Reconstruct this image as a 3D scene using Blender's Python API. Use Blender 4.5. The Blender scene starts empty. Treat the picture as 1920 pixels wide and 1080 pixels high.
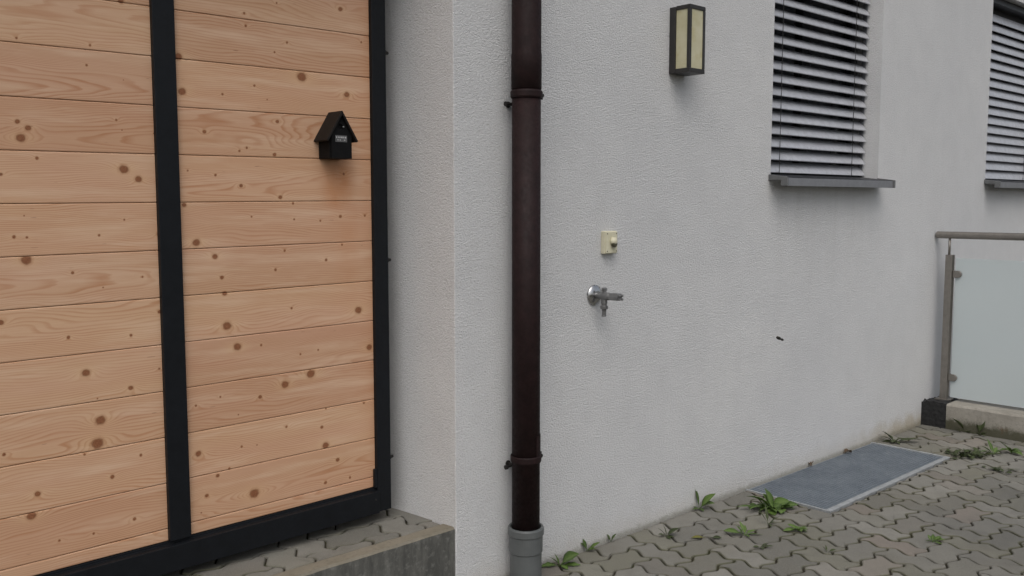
import bpy, bmesh, math, random
import numpy as np
from mathutils import Vector, Matrix, noise as mnoise
S = bpy.context.scene
COL = S.collection
# ------------------------------------------------------------------ camera
PITCH, AZ = math.radians(5.3365), math.radians(47.0542)
cam = bpy.data.objects.new('camera', bpy.data.cameras.new('camera')); COL.objects.link(cam)
cam.data.sensor_fit = 'HORIZONTAL'; cam.data.sensor_width = 36; cam.data.lens = 36*1745/1920
cam.data.clip_start = .05; cam.data.clip_end = 2000
dv = Vector((math.cos(AZ)*math.cos(PITCH), math.sin(AZ)*math.cos(PITCH), -math.sin(PITCH)))
rv = Vector((math.sin(AZ), -math.cos(AZ), 0)); uv_ = rv.cross(dv)
m = Matrix((rv, uv_, -dv)).transposed().to_4x4(); m.translation = Vector((0, -2.3733, 1.35))
cam.matrix_world = m
S.camera = cam
# ------------------------------------------------------------------ world, sun, exposure
SUN_EL, SUN_AZ = math.radians(54), math.radians(-132)      # azimuth of the direction towards the sun, from +x
w = bpy.data.worlds.new('World'); S.world = w; w.use_nodes = True
nt = w.node_tree; nt.nodes.clear()
sky = nt.nodes.new('ShaderNodeTexSky'); sky.sky_type = 'NISHITA'; sky.sun_disc = False
sky.sun_elevation = SUN_EL; sky.sun_rotation = math.pi/2 - SUN_AZ
sky.air_density = 1.0; sky.dust_density = 4.0; sky.ozone_density = 1.0
hs = nt.nodes.new('ShaderNodeHueSaturation'); hs.inputs['Saturation'].default_value = .42
bg = nt.nodes.new('ShaderNodeBackground'); bg.inputs[1].default_value = .13
wo = nt.nodes.new('ShaderNodeOutputWorld')
nt.links.new(sky.outputs[0], hs.inputs['Color']); nt.links.new(hs.outputs[0], bg.inputs[0]); nt.links.new(bg.outputs[0], wo.inputs[0])
sl = bpy.data.lights.new('sun', 'SUN'); sl.energy = .9; sl.angle = math.radians(60); sl.color = (1, .975, .94)
so = bpy.data.objects.new('sun', sl); COL.objects.link(so)
sd = Vector((math.cos(SUN_EL)*math.cos(SUN_AZ), math.cos(SUN_EL)*math.sin(SUN_AZ), math.sin(SUN_EL)))
so.rotation_euler = sd.to_track_quat('Z', 'Y').to_euler(); so.location = (2, -4, 6)
S.view_settings.view_transform = 'Standard'; S.view_settings.look = 'None'; S.view_settings.gamma = 1
S.view_settings.use_curve_mapping = False
S.view_settings.exposure = 0.07

# ------------------------------------------------------------------ material helper
class Mat:
    def __init__(s, name, rough=.8, metal=0.0, spec=.5):
        s.m = bpy.data.materials.new(name); s.m.use_nodes = True; s.t = s.m.node_tree
        s.b = s.t.nodes['Principled BSDF']; s.b.inputs['Roughness'].default_value = rough
        s.b.inputs['Metallic'].default_value = metal; s.b.inputs['Specular IOR Level'].default_value = spec
        s._c = None
    def n(s, kind, **kw):
        x = s.t.nodes.new('ShaderNode'+kind)
        for k, v in kw.items(): setattr(x, k, v)
        return x
    def put(s, sock, v):
        if hasattr(v, 'is_output') or isinstance(v, bpy.types.NodeSocket): s.t.links.new(v, sock)
        else:
            if isinstance(v, tuple) and len(v) == 3 and sock.type == 'RGBA': v = v+(1,)
            sock.default_value = v
    @property
    def co(s):
        if s._c is None: s._c = s.n('NewGeometry').outputs['Position']
        return s._c
    def scaled(s, sc):
        mp = s.n('Mapping'); mp.vector_type = 'POINT'; s.put(mp.inputs['Vector'], s.co); mp.inputs['Scale'].default_value = sc; return mp.outputs[0]
    def noise(s, scale, detail=3, rough=.55, vec=None, dist=0.0, out=0):
        x = s.n('TexNoise'); s.put(x.inputs['Vector'], vec if vec is not None else s.co)
        x.inputs['Scale'].default_value = scale; x.inputs['Detail'].default_value = detail
        x.inputs['Roughness'].default_value = rough; x.inputs['Distortion'].default_value = dist
        return x.outputs[out]
    def voro(s, scale, feature='F1', vec=None, out='Distance'):
        x = s.n('TexVoronoi', feature=feature); s.put(x.inputs['Vector'], vec if vec is not None else s.co)
        x.inputs['Scale'].default_value = scale; return x.outputs[out]
    def ramp(s, v, *stops, interp='LINEAR'):
        x = s.n('ValToRGB'); s.put(x.inputs[0], v); cr = x.color_ramp; cr.interpolation = interp
        while len(cr.elements) < len(stops): cr.elements.new(.5)
        for e, (p, c) in zip(cr.elements, stops):
            e.position = p; e.color = (c, c, c, 1) if not isinstance(c, tuple) else c+(1,)
        return x.outputs[0]
    def mix(s, f, a, b, mode='MIX'):
        x = s.n('Mix', data_type='RGBA', blend_type=mode); s.put(x.inputs[0], f); s.put(x.inputs[6], a); s.put(x.inputs[7], b); return x.outputs[2]
    def math(s, op, a, b=0.0, c=0.0, clamp=False):
        x = s.n('Math', operation=op, use_clamp=clamp); s.put(x.inputs[0], a); s.put(x.inputs[1], b); s.put(x.inputs[2], c); return x.outputs[0]
    def attr(s, name, out='Fac'):
        return s.n('Attribute', attribute_name=name).outputs[out]
    def sep(s, v=None):
        x = s.n('SeparateXYZ'); s.put(x.inputs[0], v if v is not None else s.co); return x.outputs
    def mr(s, v, a, b, c=0.0, d=1.0):
        x = s.n('MapRange', interpolation_type='SMOOTHSTEP'); s.put(x.inputs[0], v)
        for i, q in enumerate((a, b, c, d)): x.inputs[1+i].default_value = q
        return x.outputs[0]
    def color(s, v): s.put(s.b.inputs['Base Color'], v); return s
    def rough(s, v): s.put(s.b.inputs['Roughness'], v); return s
    def bump(s, h, strength=.5, dist=.002, prev=None):
        x = s.n('Bump'); x.inputs['Strength'].default_value = strength; x.inputs['Distance'].default_value = dist
        s.put(x.inputs['Height'], h)
        if prev is not None: s.put(x.inputs['Normal'], prev)
        s.t.links.new(x.outputs[0], s.b.inputs['Normal']); return x.outputs[0]

# ------------------------------------------------------------------ materials
def m_stucco():
    M = Mat('stucco', .92, spec=.2)
    X, Y, Z = M.sep()[0:3]
    big = M.noise(.9, 4, .6); mid = M.noise(5, 4, .6)
    c = M.mix(M.ramp(big, (.35, 0.0), (.68, 1.0)), (.615, .618, .622), (.665, .665, .662))
    c = M.mix(M.math('MULTIPLY', M.ramp(mid, (.4, 0.0), (.75, 1.0)), .30), c, (.52, .522, .528))
    vs = M.noise(1, 5, .65, vec=M.scaled((16, 16, 1.1)))                     # thin run marks
    c = M.mix(M.math('MULTIPLY', M.ramp(vs, (.52, 0.0), (.72, 1.0)), .07), c, (.44, .435, .42))
    zz = M.mr(Z, .75, 1.42, 0.0, 1.0)
    xx = M.math('MULTIPLY', M.mr(X, 3.84, 3.95), M.mr(X, 4.95, 4.80))
    dr = M.math('MULTIPLY', M.math('MULTIPLY', zz, xx), M.ramp(M.noise(1, 4, .7, vec=M.scaled((13, 13, .7))), (.42, 0.0), (.66, 1.0)))
    dr = M.math('MULTIPLY', dr, M.mr(Z, 1.46, 1.44))
    c = M.mix(M.math('MULTIPLY', dr, .14), c, (.37, .36, .33))
    # dirt splashed up at the foot of the wall, warmer and stronger towards the far corner
    wob = M.math('MULTIPLY', M.noise(14, 5, .7), .09)
    foot = M.mr(M.math('ADD', Z, M.math('MULTIPLY', M.noise(9, 5, .7), -.16)), -.075, .04, 1.0, 0.0)
    far = M.mr(X, 4.4, 5.5, .25, 1.0)
    c = M.mix(M.math('MULTIPLY', M.math('MULTIPLY', foot, far), .85), c, (.40, .345, .25))
    foot2 = M.mr(M.math('ADD', Z, M.math('MULTIPLY', M.noise(30, 4, .7), -.04)), -.018, .012, 1.0, 0.0)
    c = M.mix(M.math('MULTIPLY', foot2, .6), c, (.21, .20, .15))
    # small pits and grain
    warp = M.n('VectorMath', operation='ADD'); M.put(warp.inputs[0], M.scaled((1, 1, 1.12)))
    sc = M.n('VectorMath', operation='SCALE'); M.put(sc.inputs[0], M.noise(70, 2, .6, out=1)); sc.inputs['Scale'].default_value = .012
    M.put(warp.inputs[1], sc.outputs[0])
    g1 = M.noise(185, 3, .68, vec=warp.outputs[0]); g2 = M.voro(185, 'F1', vec=warp.outputs[0])
    g3 = M.noise(31, 3, .6)
    h = M.math('ADD', M.math('MULTIPLY', g1, 1.5), M.math('ADD', M.math('MULTIPLY', g2, -.5), M.math('MULTIPLY', g3, .35)))
    c = M.mix(M.math('MULTIPLY', M.ramp(g1, (.30, 1.0), (.45, 0.0)), .38), c, (.36, .36, .365))
    c = M.mix(M.math('MULTIPLY', M.ramp(g1, (.55, 0.0), (.72, 1.0)), .40), c, (.74, .74, .74))
    M.color(c); M.bump(h, .75, .0066)
    return M.m
def m_metal(name, col, rough=.4, metal=1.0, grain=.03, spec=.5, dirt=None):
    M = Mat(name, rough, metal, spec)
    n1 = M.noise(26, 5, .65)
    c = M.mix(M.ramp(n1, (.35, 0.0), (.7, 1.0)), tuple(v*(1-grain*2) for v in col), tuple(min(1, v*(1+grain*2)) for v in col))
    if dirt: c = M.mix(M.math('MULTIPLY', M.ramp(M.noise(60, 5, .7), (.55, 0.0), (.72, 1.0)), dirt[0]), c, dirt[1])
    M.color(c); M.rough(M.mr(M.noise(90, 4, .6), .3, .7, rough-.06, rough+.1)); M.bump(M.noise(140, 3), .06, .001)
    return M.m
def m_paver(name, moss=1.0):
    M = Mat(name, .9, spec=.25)
    tone, hue = M.attr('tone'), M.attr('hue')
    c = M.mix(tone, (.130,.126,.110), (.225,.216,.191))
    c = M.mix(M.math('MULTIPLY', M.mr(hue, .78, 1.0), .55), c, (.20, .158, .13))
    c = M.mix(M.math('MULTIPLY', M.mr(hue, .28, .02), .55), c, (.155, .15, .105))
    c = M.mix(M.math('MULTIPLY', M.ramp(M.noise(9, 5, .7), (.45, 0.0), (.7, 1.0)), .45), c, (.115, .11, .095))
    c = M.mix(M.math('MULTIPLY', M.ramp(M.noise(2.1, 3, .6), (.5, 0.0), (.72, 1.0)), .5), c, (.14, .128, .10))
    gr = M.noise(420, 3, .7)
    c = M.mix(M.math('MULTIPLY', M.ramp(gr, (.50, 0.0), (.72, 1.0)), .5), c, (.30, .29, .26))
    c = M.mix(M.math('MULTIPLY', M.ramp(gr, (.28, 1.0), (.42, 0.0)), .5), c, (.06, .055, .05))
    X, Y, Z = M.sep()[0:3]
    dmp = M.math('MULTIPLY', M.mr(X, 3.3, 4.0), M.mr(Y, -.55, -1.05))
    dmp = M.math('MULTIPLY', dmp, M.ramp(M.noise(3.2, 4, .6), (.35, .3), (.6, 1.0)))
    c = M.mix(M.math('MULTIPLY', dmp, .55), c, (.085, .084, .080))
    ed = M.attr('edge')
    green = M.math('MULTIPLY', M.ramp(M.noise(3.0, 4, .6), (.42, 0.0), (.62, 1.0)), M.math('MULTIPLY', ed, .75*moss))
    c = M.mix(green, c, (.085, .085, .04))
    c = M.mix(M.math('MULTIPLY', ed, .30), c, (.06, .055, .045))
    M.color(c)
    M.bump(M.math('ADD', gr, M.math('MULTIPLY', M.noise(60, 4, .7), 2.0)), .45, .0016)
    return M.m
def m_joint():
    M = Mat('joint_sand', .97, spec=.1)
    c = M.mix(M.ramp(M.noise(4.0, 5, .65), (.45, 0.0), (.62, 1.0)), (.040, .034, .026), (.042, .044, .018))
    c = M.mix(M.math('MULTIPLY', M.ramp(M.noise(160, 3), (.5, 0.0), (.7, 1.0)), .5), c, (.09, .08, .06))
    M.color(c); M.bump(M.noise(200, 4), .6, .004); return M.m
def m_concrete(name, a, b, dark=None, streak=0.0, moss_z=None):
    M = Mat(name, .92, spec=.2)
    c = M.mix(M.ramp(M.noise(7, 6, .7), (.35, 0.0), (.68, 1.0)), a, b)
    c = M.mix(M.math('MULTIPLY', M.ramp(M.noise(60, 5, .75), (.5, 0.0), (.75, 1.0)), .5), c, tuple(v*.5 for v in a))
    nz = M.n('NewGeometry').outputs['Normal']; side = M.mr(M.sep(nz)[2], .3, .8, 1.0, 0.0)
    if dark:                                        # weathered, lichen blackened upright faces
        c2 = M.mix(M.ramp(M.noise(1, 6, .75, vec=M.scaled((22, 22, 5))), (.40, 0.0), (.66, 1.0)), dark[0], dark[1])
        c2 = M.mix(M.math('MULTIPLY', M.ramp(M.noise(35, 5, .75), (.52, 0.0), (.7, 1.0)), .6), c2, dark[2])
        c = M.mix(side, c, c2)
    if moss_z is not None:
        Z = M.sep()[2]
        mz = M.mr(M.math('ADD', Z, M.math('MULTIPLY', M.noise(16, 5, .7), -.10)), moss_z-.045, moss_z-.01, 1.0, 0.0)
        c = M.mix(M.math('MULTIPLY', mz, .80), c, (.030, .031, .010))
        rs = M.math('MULTIPLY', mz, M.ramp(M.noise(7, 3), (.56, 0.0), (.63, 1.0)))
        c = M.mix(M.math('MULTIPLY', rs, .5), c, (.11, .05, .02))
    M.color(c); M.bump(M.math('ADD', M.noise(170, 4, .7), M.math('MULTIPLY', M.noise(28, 4, .7), 2.0)), .5, .002)
    return M.m
def m_wood():
    M = Mat('spruce_boards', .62, spec=.3)
    ph = M.attr('phase'); kn = M.attr('knot'); halo = M.attr('halo'); tone = M.attr('tone'); X, Y, Z = M.sep()[0:3]
    fib = M.noise(1, 4, .65, vec=M.scaled((9, 9, 330)))
    ph2 = M.math('ADD', ph, M.math('MULTIPLY', M.noise(1, 3, .5, vec=M.scaled((4, 4, 70))), .55))
    fr = M.math('FRACT', ph2)
    ring = M.ramp(fr, (0.0, .05), (.50, .12), (.82, 1.0), (.93, .8), (1.0, .05))
    vis = M.ramp(M.noise(1, 3, .6, vec=M.scaled((3, 3, 16))), (.32, .40), (.62, 1.0))
    base = M.mix(tone, (.52,.325,.205), (.63,.42,.265))
    pink = M.ramp(M.noise(1, 3, .6, vec=M.scaled((1.6, 1.6, 9))), (.35, 0.0), (.7, 1.0))
    base = M.mix(M.math('MULTIPLY', pink, .45), base, (.59,.355,.255))
    base = M.mix(M.math('MULTIPLY', M.math('FRACT', M.math('MULTIPLY', tone, 7.3)), .45), base, (.49, .27, .16))
    late = M.mix(1.0, base, (.74, .56, .43), 'MULTIPLY')
    c = M.mix(M.math('MULTIPLY', M.math('MULTIPLY', ring, vis), .85), base, late)
    c = M.mix(M.math('MULTIPLY', M.ramp(fib, (.44, 0.0), (.72, 1.0)), .42), c, M.mix(1.0, base, (.83, .73, .65), 'MULTIPLY'))
    # sheen painted in as pale streaks, and small resin pockets
    c = M.mix(M.math('MULTIPLY', M.ramp(M.noise(1, 4, .6, vec=M.scaled((2.6, 2.6, 34))), (.50, 0.0), (.74, 1.0)), .45), c, (.70, .515, .37))
    res = M.ramp(M.noise(1, 2, .5, vec=M.scaled((17, 17, 210))), (.745, 0.0), (.775, 1.0))
    c = M.mix(M.math('MULTIPLY', res, .75), c, (.15, .06, .025))
    c = M.mix(M.math('MULTIPLY', halo, .42), c, (.60, .40, .22))
    # weather stain below the nest box and down the right hand edge
    st = M.attr('stain')
    c = M.mix(M.math('MULTIPLY', M.math('MULTIPLY', st, M.ramp(M.noise(1, 4, .6, vec=M.scaled((11, 11, 5))), (.3, .35), (.7, 1.0))), .75), c, (.44, .155, .04))
    kc = M.mix(M.ramp(M.noise(300, 3, .6), (.35, 0.0), (.65, 1.0)), (.15, .045, .017), (.25, .095, .040))
    kc = M.mix(M.ramp(kn, (.46, 1.0), (.62, 0.0)), kc, (.10, .038, .014))
    c = M.mix(M.math('MULTIPLY', M.ramp(kn, (.10, 0.0), (.48, 1.0)), .5), c, (.33, .135, .055))
    c = M.mix(M.math('MULTIPLY', M.ramp(kn, (.38, 0.0), (.58, 1.0)), .86), c, kc)
    M.color(c); M.bump(M.math('ADD', M.math('MULTIPLY', ring, -.4), fib), .14, .0008)
    return M.m
def m_leaf(name, a, b, vein=(.12, .17, .05)):
    M = Mat(name, .5, spec=.4)
    c = M.mix(M.attr('tone'), a, b)
    c = M.mix(M.math('MULTIPLY', M.ramp(M.noise(130, 4, .7), (.4, 0.0), (.7, 1.0)), .45), c, tuple(v*.45 for v in a))
    c = M.mix(M.math('MULTIPLY', M.attr('mid'), .6), c, vein)
    M.color(c); M.b.inputs['Subsurface Weight'].default_value = 0
    M.bump(M.noise(220, 3), .3, .002)
    return M.m
def m_simple(name, a, b, rough=.6, scale=20, bumpd=.0008, spec=.4, metal=0.0, bs=160):
    M = Mat(name, rough, metal, spec)
    M.color(M.mix(M.ramp(M.noise(scale, 5, .65), (.35, 0.0), (.68, 1.0)), a, b)); M.bump(M.noise(bs, 4), .3, bumpd); return M.m
def m_glass_lamp():
    M = Mat('cream_lamp_glass', .35, spec=.5)
    c = M.mix(M.ramp(M.noise(1, 4, .6, vec=M.scaled((9, 9, 9))), (.36, 0.0), (.66, 1.0)), (.50, .465, .29), (.60, .565, .40))
    c = M.mix(M.math('MULTIPLY', M.ramp(M.noise(22, 4, .65), (.50, 0.0), (.66, 1.0)), .4), c, (.44, .36, .13))
    M.color(c); M.b.inputs['Transmission Weight'].default_value = .12
    return M.m
def m_frost():
    M = Mat('frosted_glass', .28, spec=.5)
    M.color(M.mix(M.ramp(M.noise(1.3, 3), (.3, 0.0), (.7, 1.0)), (.65,.715,.725), (.69,.745,.75))); M.b.inputs['Transmission Weight'].default_value = .35
    M.b.inputs['IOR'].default_value = 1.45
    return M.m
def m_galv():
    M = Mat('galvanised_steel', .55, .35)
    c = M.mix(M.ramp(M.noise(7, 5, .7), (.35, 0.0), (.68, 1.0)), (.15, .175, .205), (.21, .24, .27))
    c = M.mix(M.math('MULTIPLY', M.ramp(M.noise(14, 6, .75), (.58, 0.0), (.75, 1.0)), .3), c, (.34, .36, .38))
    M.color(c); M.rough(M.mr(M.noise(40, 4), .3, .7, .42, .65)); return M.m
M_STUCCO = m_stucco()
M_WOOD = m_wood()
M_BLACK = m_metal('black_powder_coated_steel', (.0062, .0074, .0095), .5, 0.0, .08, .22)
M_BLACKWOOD = m_simple('black_painted_wood', (.0035, .0035, .004), (.006, .006, .006), .7, 30, spec=.15)
M_ROOFFELT = m_simple('dark_roof_board', (.0075, .006, .0052), (.012, .0095, .008), .65, 30, spec=.2)
M_BROWN = m_metal('brown_coated_sheet', (.016, .0078, .0078), .60, 0.0, .14, .18, dirt=(.2, (.030, .022, .021)))
M_PVC = m_simple('grey_pvc', (.085, .092, .092), (.11, .118, .118), .42, 9, spec=.5)
M_PAVER = m_paver('concrete_paver')
M_JOINT = m_joint()
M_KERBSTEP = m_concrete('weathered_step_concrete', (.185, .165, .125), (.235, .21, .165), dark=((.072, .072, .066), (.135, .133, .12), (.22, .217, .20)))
M_KERB = m_concrete('kerb_concrete', (.25, .232, .20), (.335, .315, .275), moss_z=.036)
M_TAR = m_simple('black_bitumen', (.009, .009, .010), (.022, .022, .022), .7, 60, .003)
M_ALU = m_metal('grey_anodised_aluminium', (.30, .305, .325), .36, .55, .04)
M_SLAT = m_metal('grey_blind_slat', (.50,.51,.54), .36, .35, .05, dirt=(.3, (.14, .14, .14)))
M_CAP = m_metal('grey_plastic_cap', (.115, .118, .12), .45, 0.0, .05)
M_SILLREFLECT = m_metal('dark_sill_reflection', (.010, .011, .014), .45, .0)  # near-black: the dark blind's reflection on the sill put into the colour
M_CORD = m_simple('black_cord', (.02, .02, .02), (.03, .03, .03), .8)
M_WINFRAME = m_simple('dark_window_frame', (.016, .017, .02), (.024, .025, .028), .4)
M_CREAM = m_simple('cream_plastic', (.54, .51, .37), (.62, .59, .45), .42, 30)
M_LENS = m_simple('grey_sensor_lens', (.045, .042, .028), (.075, .07, .045), .3)
M_CHROME = m_metal('chromed_brass', (.50, .50, .50), .2, 1.0, .06, dirt=(.6, (.22, .22, .21)))
M_BRASSDULL = m_metal('dull_chrome', (.27, .27, .27), .38, .85, .10)
M_INOX = m_metal('brushed_stainless_steel', (.27, .25, .225), .36, .8, .05)
M_GALV = m_galv()
M_GALVLIGHT = m_metal('galvanised_frame', (.40, .415, .425), .5, .5, .10)
M_LAMPFRAME = m_metal('dark_bronze_lamp_frame', (.022, .020, .019), .45, .0, .1)
M_LAMPGLASS = m_glass_lamp()
M_FROST = m_frost()
M_LEAF = m_leaf('weed_leaf', (.045, .085, .014), (.085, .145, .025))
M_LEAFD = m_leaf('dark_weed_leaf', (.028, .040, .010), (.05, .066, .018), (.06, .075, .03))
M_LEAFY = m_leaf('yellowed_leaf', (.16, .13, .02), (.13, .15, .03))
M_DEAD = m_simple('dry_leaf', (.07, .045, .028), (.13, .09, .055), .8, 80)
M_VOID = m_simple('dark_interior', (.01, .01, .01), (.014, .014, .014), .9)
M_PLATE = m_simple('engraved_tin_plate', (.07, .07, .07), (.12, .12, .12), .5, 200)
M_MARK = m_simple('pale_plate_marks', (.36, .36, .36), (.46, .46, .46), .5)
M_BOLT = m_metal('dark_bolt_steel', (.03, .028, .026), .5, .6, .1)
gm = Mat('dark_window_glass', .06, spec=.6); gm.color((.012, .013, .015)); M_PANE = gm.m

# ------------------------------------------------------------------ object helpers
def new_obj(name, bm, mat, parent=None, smooth=False, bevel=0.0, seg=2):
    me = bpy.data.meshes.new(name)
    bmesh.ops.recalc_face_normals(bm, faces=bm.faces[:])
    bm.to_mesh(me); bm.free()
    for mm in (mat if isinstance(mat, (list, tuple)) else [mat]): me.materials.append(mm)
    if smooth:
        me.polygons.foreach_set('use_smooth', [True]*len(me.polygons))
    o = bpy.data.objects.new(name, me); COL.objects.link(o)
    if parent is not None:
        o.parent = parent; o.matrix_parent_inverse = root_inv(parent)
    if bevel:
        b = o.modifiers.new('bevel', 'BEVEL'); b.width = bevel; b.segments = seg; b.limit_method = 'ANGLE'; b.angle_limit = math.radians(35)
    return o
def root_inv(p):
    M_ = Matrix.Identity(4); q = p
    chain = []
    while q is not None: chain.append(q); q = q.parent
    mw = Matrix.Identity(4)
    for q in reversed(chain):
        mw = mw @ q.matrix_parent_inverse @ Matrix.LocRotScale(q.location, q.rotation_euler, q.scale)
    return mw.inverted()
def thing(name, label, cat, loc=(0, 0, 0), group=None, rz=0.0):
    o = bpy.data.objects.new(name, None); COL.objects.link(o); o.location = loc; o.rotation_euler = (0, 0, rz); o.empty_display_size = .1
    return tag(o, label, cat, group)
def tag(o, label, cat, group=None, kind=None):
    o['label'] = label
    if cat: o['category'] = cat
    if group: o['group'] = group
    if kind: o['kind'] = kind
    return o
def struct(o, label=None):
    o['kind'] = 'structure'
    if label: o['label'] = label
    return o
def box(bm, x0, x1, y0, y1, z0, z1):
    vs = [bm.verts.new((x, y, z)) for x in (x0, x1) for y in (y0, y1) for z in (z0, z1)]
    for f in ((0, 1, 3, 2), (4, 6, 7, 5), (0, 4, 5, 1), (2, 3, 7, 6), (0, 2, 6, 4), (1, 5, 7, 3)): bm.faces.new([vs[i] for i in f])
    return vs
def B(*a):
    bm = bmesh.new(); box(bm, *a); return bm
def frame_of(d):
    d = Vector(d).normalized(); a = Vector((0, 0, 1)) if abs(d.z) < .9 else Vector((1, 0, 0))
    u = d.cross(a).normalized(); return d, u, d.cross(u)
def lathe(bm, o, d, prof, n=32, caps=True, sx=1.0):
    """rings of (distance along d, radius) about the axis through o"""
    o = Vector(o); d, u, v = frame_of(d); rings = []
    for t, r in prof:
        rings.append([bm.verts.new(o+d*t+(u*math.cos(2*math.pi*i/n)*sx+v*math.sin(2*math.pi*i/n))*r) for i in range(n)])
    for a, b in zip(rings, rings[1:]):
        for i in range(n): bm.faces.new((a[i], a[(i+1) % n], b[(i+1) % n], b[i]))
    if caps: bm.faces.new(rings[0]); bm.faces.new(rings[-1])
def prism(bm, pts, ax, a, b):
    """extrude a 2D outline along axis ax ('x','y','z') from a to b"""
    def P(p, t): return {'x': (t, p[0], p[1]), 'y': (p[0], t, p[1]), 'z': (p[0], p[1], t)}[ax]
    A = [bm.verts.new(P(p, a)) for p in pts]; Bv = [bm.verts.new(P(p, b)) for p in pts]
    bm.faces.new(A); bm.faces.new(Bv); n = len(pts)
    for i in range(n): bm.faces.new((A[i], A[(i+1) % n], Bv[(i+1) % n], Bv[i]))
def add_float_attr(me, name, vals, domain='POINT'):
    a = me.attributes.new(name, 'FLOAT', domain); a.data.foreach_set('value', np.asarray(vals, dtype=np.float32))

# ------------------------------------------------------------------ ground sheet
bm = bmesh.new()
# joint bed with a hole for the light shaft: strips around it, then out to the horizon
def quad(bm, x0, x1, y0, y1, z):
    bm.faces.new([bm.verts.new(p) for p in ((x0, y0, z), (x1, y0, z), (x1, y1, z), (x0, y1, z))])
GX0, GX1, GY = 3.700, 4.968, -.432
Z0 = -.009
quad(bm, -300, GX0, -300, 300, Z0); quad(bm, GX1, 300, -300, 300, Z0); quad(bm, GX0, GX1, -300, GY, Z0); quad(bm, GX0, GX1, .3, 300, Z0)
struct(new_obj('ground', bm, M_JOINT), 'dark sandy ground showing between the paving stones')

# ------------------------------------------------------------------ interlocking pavers (zigzag stones in herringbone)
AX, AY, NX, NY = .1070, .1135, 3.581, -.5640
WP = [(0, 0), (.09, .58), (.18, .98), (.27, 1.0), (.39, .52), (.5, 0), (.61, -.52), (.73, -1.0), (.82, -.98), (.91, -.58)]
WA, WB = .0160, .0108
def edge_pts(i, j, horiz, rev):
    P = []
    for t, h in WP + [(1, 0)]:
        if horiz: P.append((NX+(i+t)*AX, NY-j*AY+h*WB))
        else: P.append((NX+i*AX+h*WA, NY-(j+t)*AY))
    if rev: P = P[::-1]
    return P[:-1]
def paver_outline(i, j, wd, ht):
    P = []
    for k in range(wd): P += edge_pts(i+k, j, True, False)
    for k in range(ht): P += edge_pts(i+wd, j+k, False, False)
    for k in reversed(range(wd)): P += edge_pts(i+k, j+ht, True, True)
    for k in reversed(range(ht)): P += edge_pts(i, j+k, False, True)
    return P
def area(P): return .5*sum(P[i][0]*P[(i+1) % len(P)][1]-P[(i+1) % len(P)][0]*P[i][1] for i in range(len(P)))
def inset(P, d):
    n = len(P); R = []; s = 1 if area(P) > 0 else -1
    for i in range(n):
        a, b, c = Vector(P[i-1]), Vector(P[i]), Vector(P[(i+1) % n])
        e1 = (b-a); e2 = (c-b)
        if e1.length < 1e-7 or e2.length < 1e-7: R.append(tuple(b)); continue
        e1.normalize(); e2.normalize()
        n1 = Vector((-e1.y, e1.x))*s; n2 = Vector((-e2.y, e2.x))*s; m_ = n1+n2
        if m_.length < .3: R.append(tuple(b)); continue
        m_.normalize(); k = min(1.6, 1/max(.4, m_.dot(n1))); R.append(tuple(b+m_*d*k))
    return R
def clip(P, ax, v, keep_less):
    out = []; n = len(P)
    ins = lambda p: (p[ax] <= v) if keep_less else (p[ax] >= v)
    for i in range(n):
        a, b = P[i], P[(i+1) % n]; ia, ib = ins(a), ins(b)
        if ia: out.append(a)
        if ia != ib:
            t = (v-a[ax])/(b[ax]-a[ax]); out.append((a[0]+(b[0]-a[0])*t, a[1]+(b[1]-a[1])*t))
    q = []
    for p in out:
        if not q or (abs(p[0]-q[-1][0])+abs(p[1]-q[-1][1]) > 1e-4): q.append(p)
    if len(q) > 2 and abs(q[0][0]-q[-1][0])+abs(q[0][1]-q[-1][1]) < 1e-4: q.pop()
    return q if len(q) > 2 and abs(area(q)) > 2e-4 else []
def tiles(i0, i1, j0, j1):
    for j in range(j0, j1):
        for i in range(i0, i1):
            k = (i+j) % 4
            if k == 0: yield i, j, 1, 2
            elif k == 2: yield i, j, 2, 1
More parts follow.
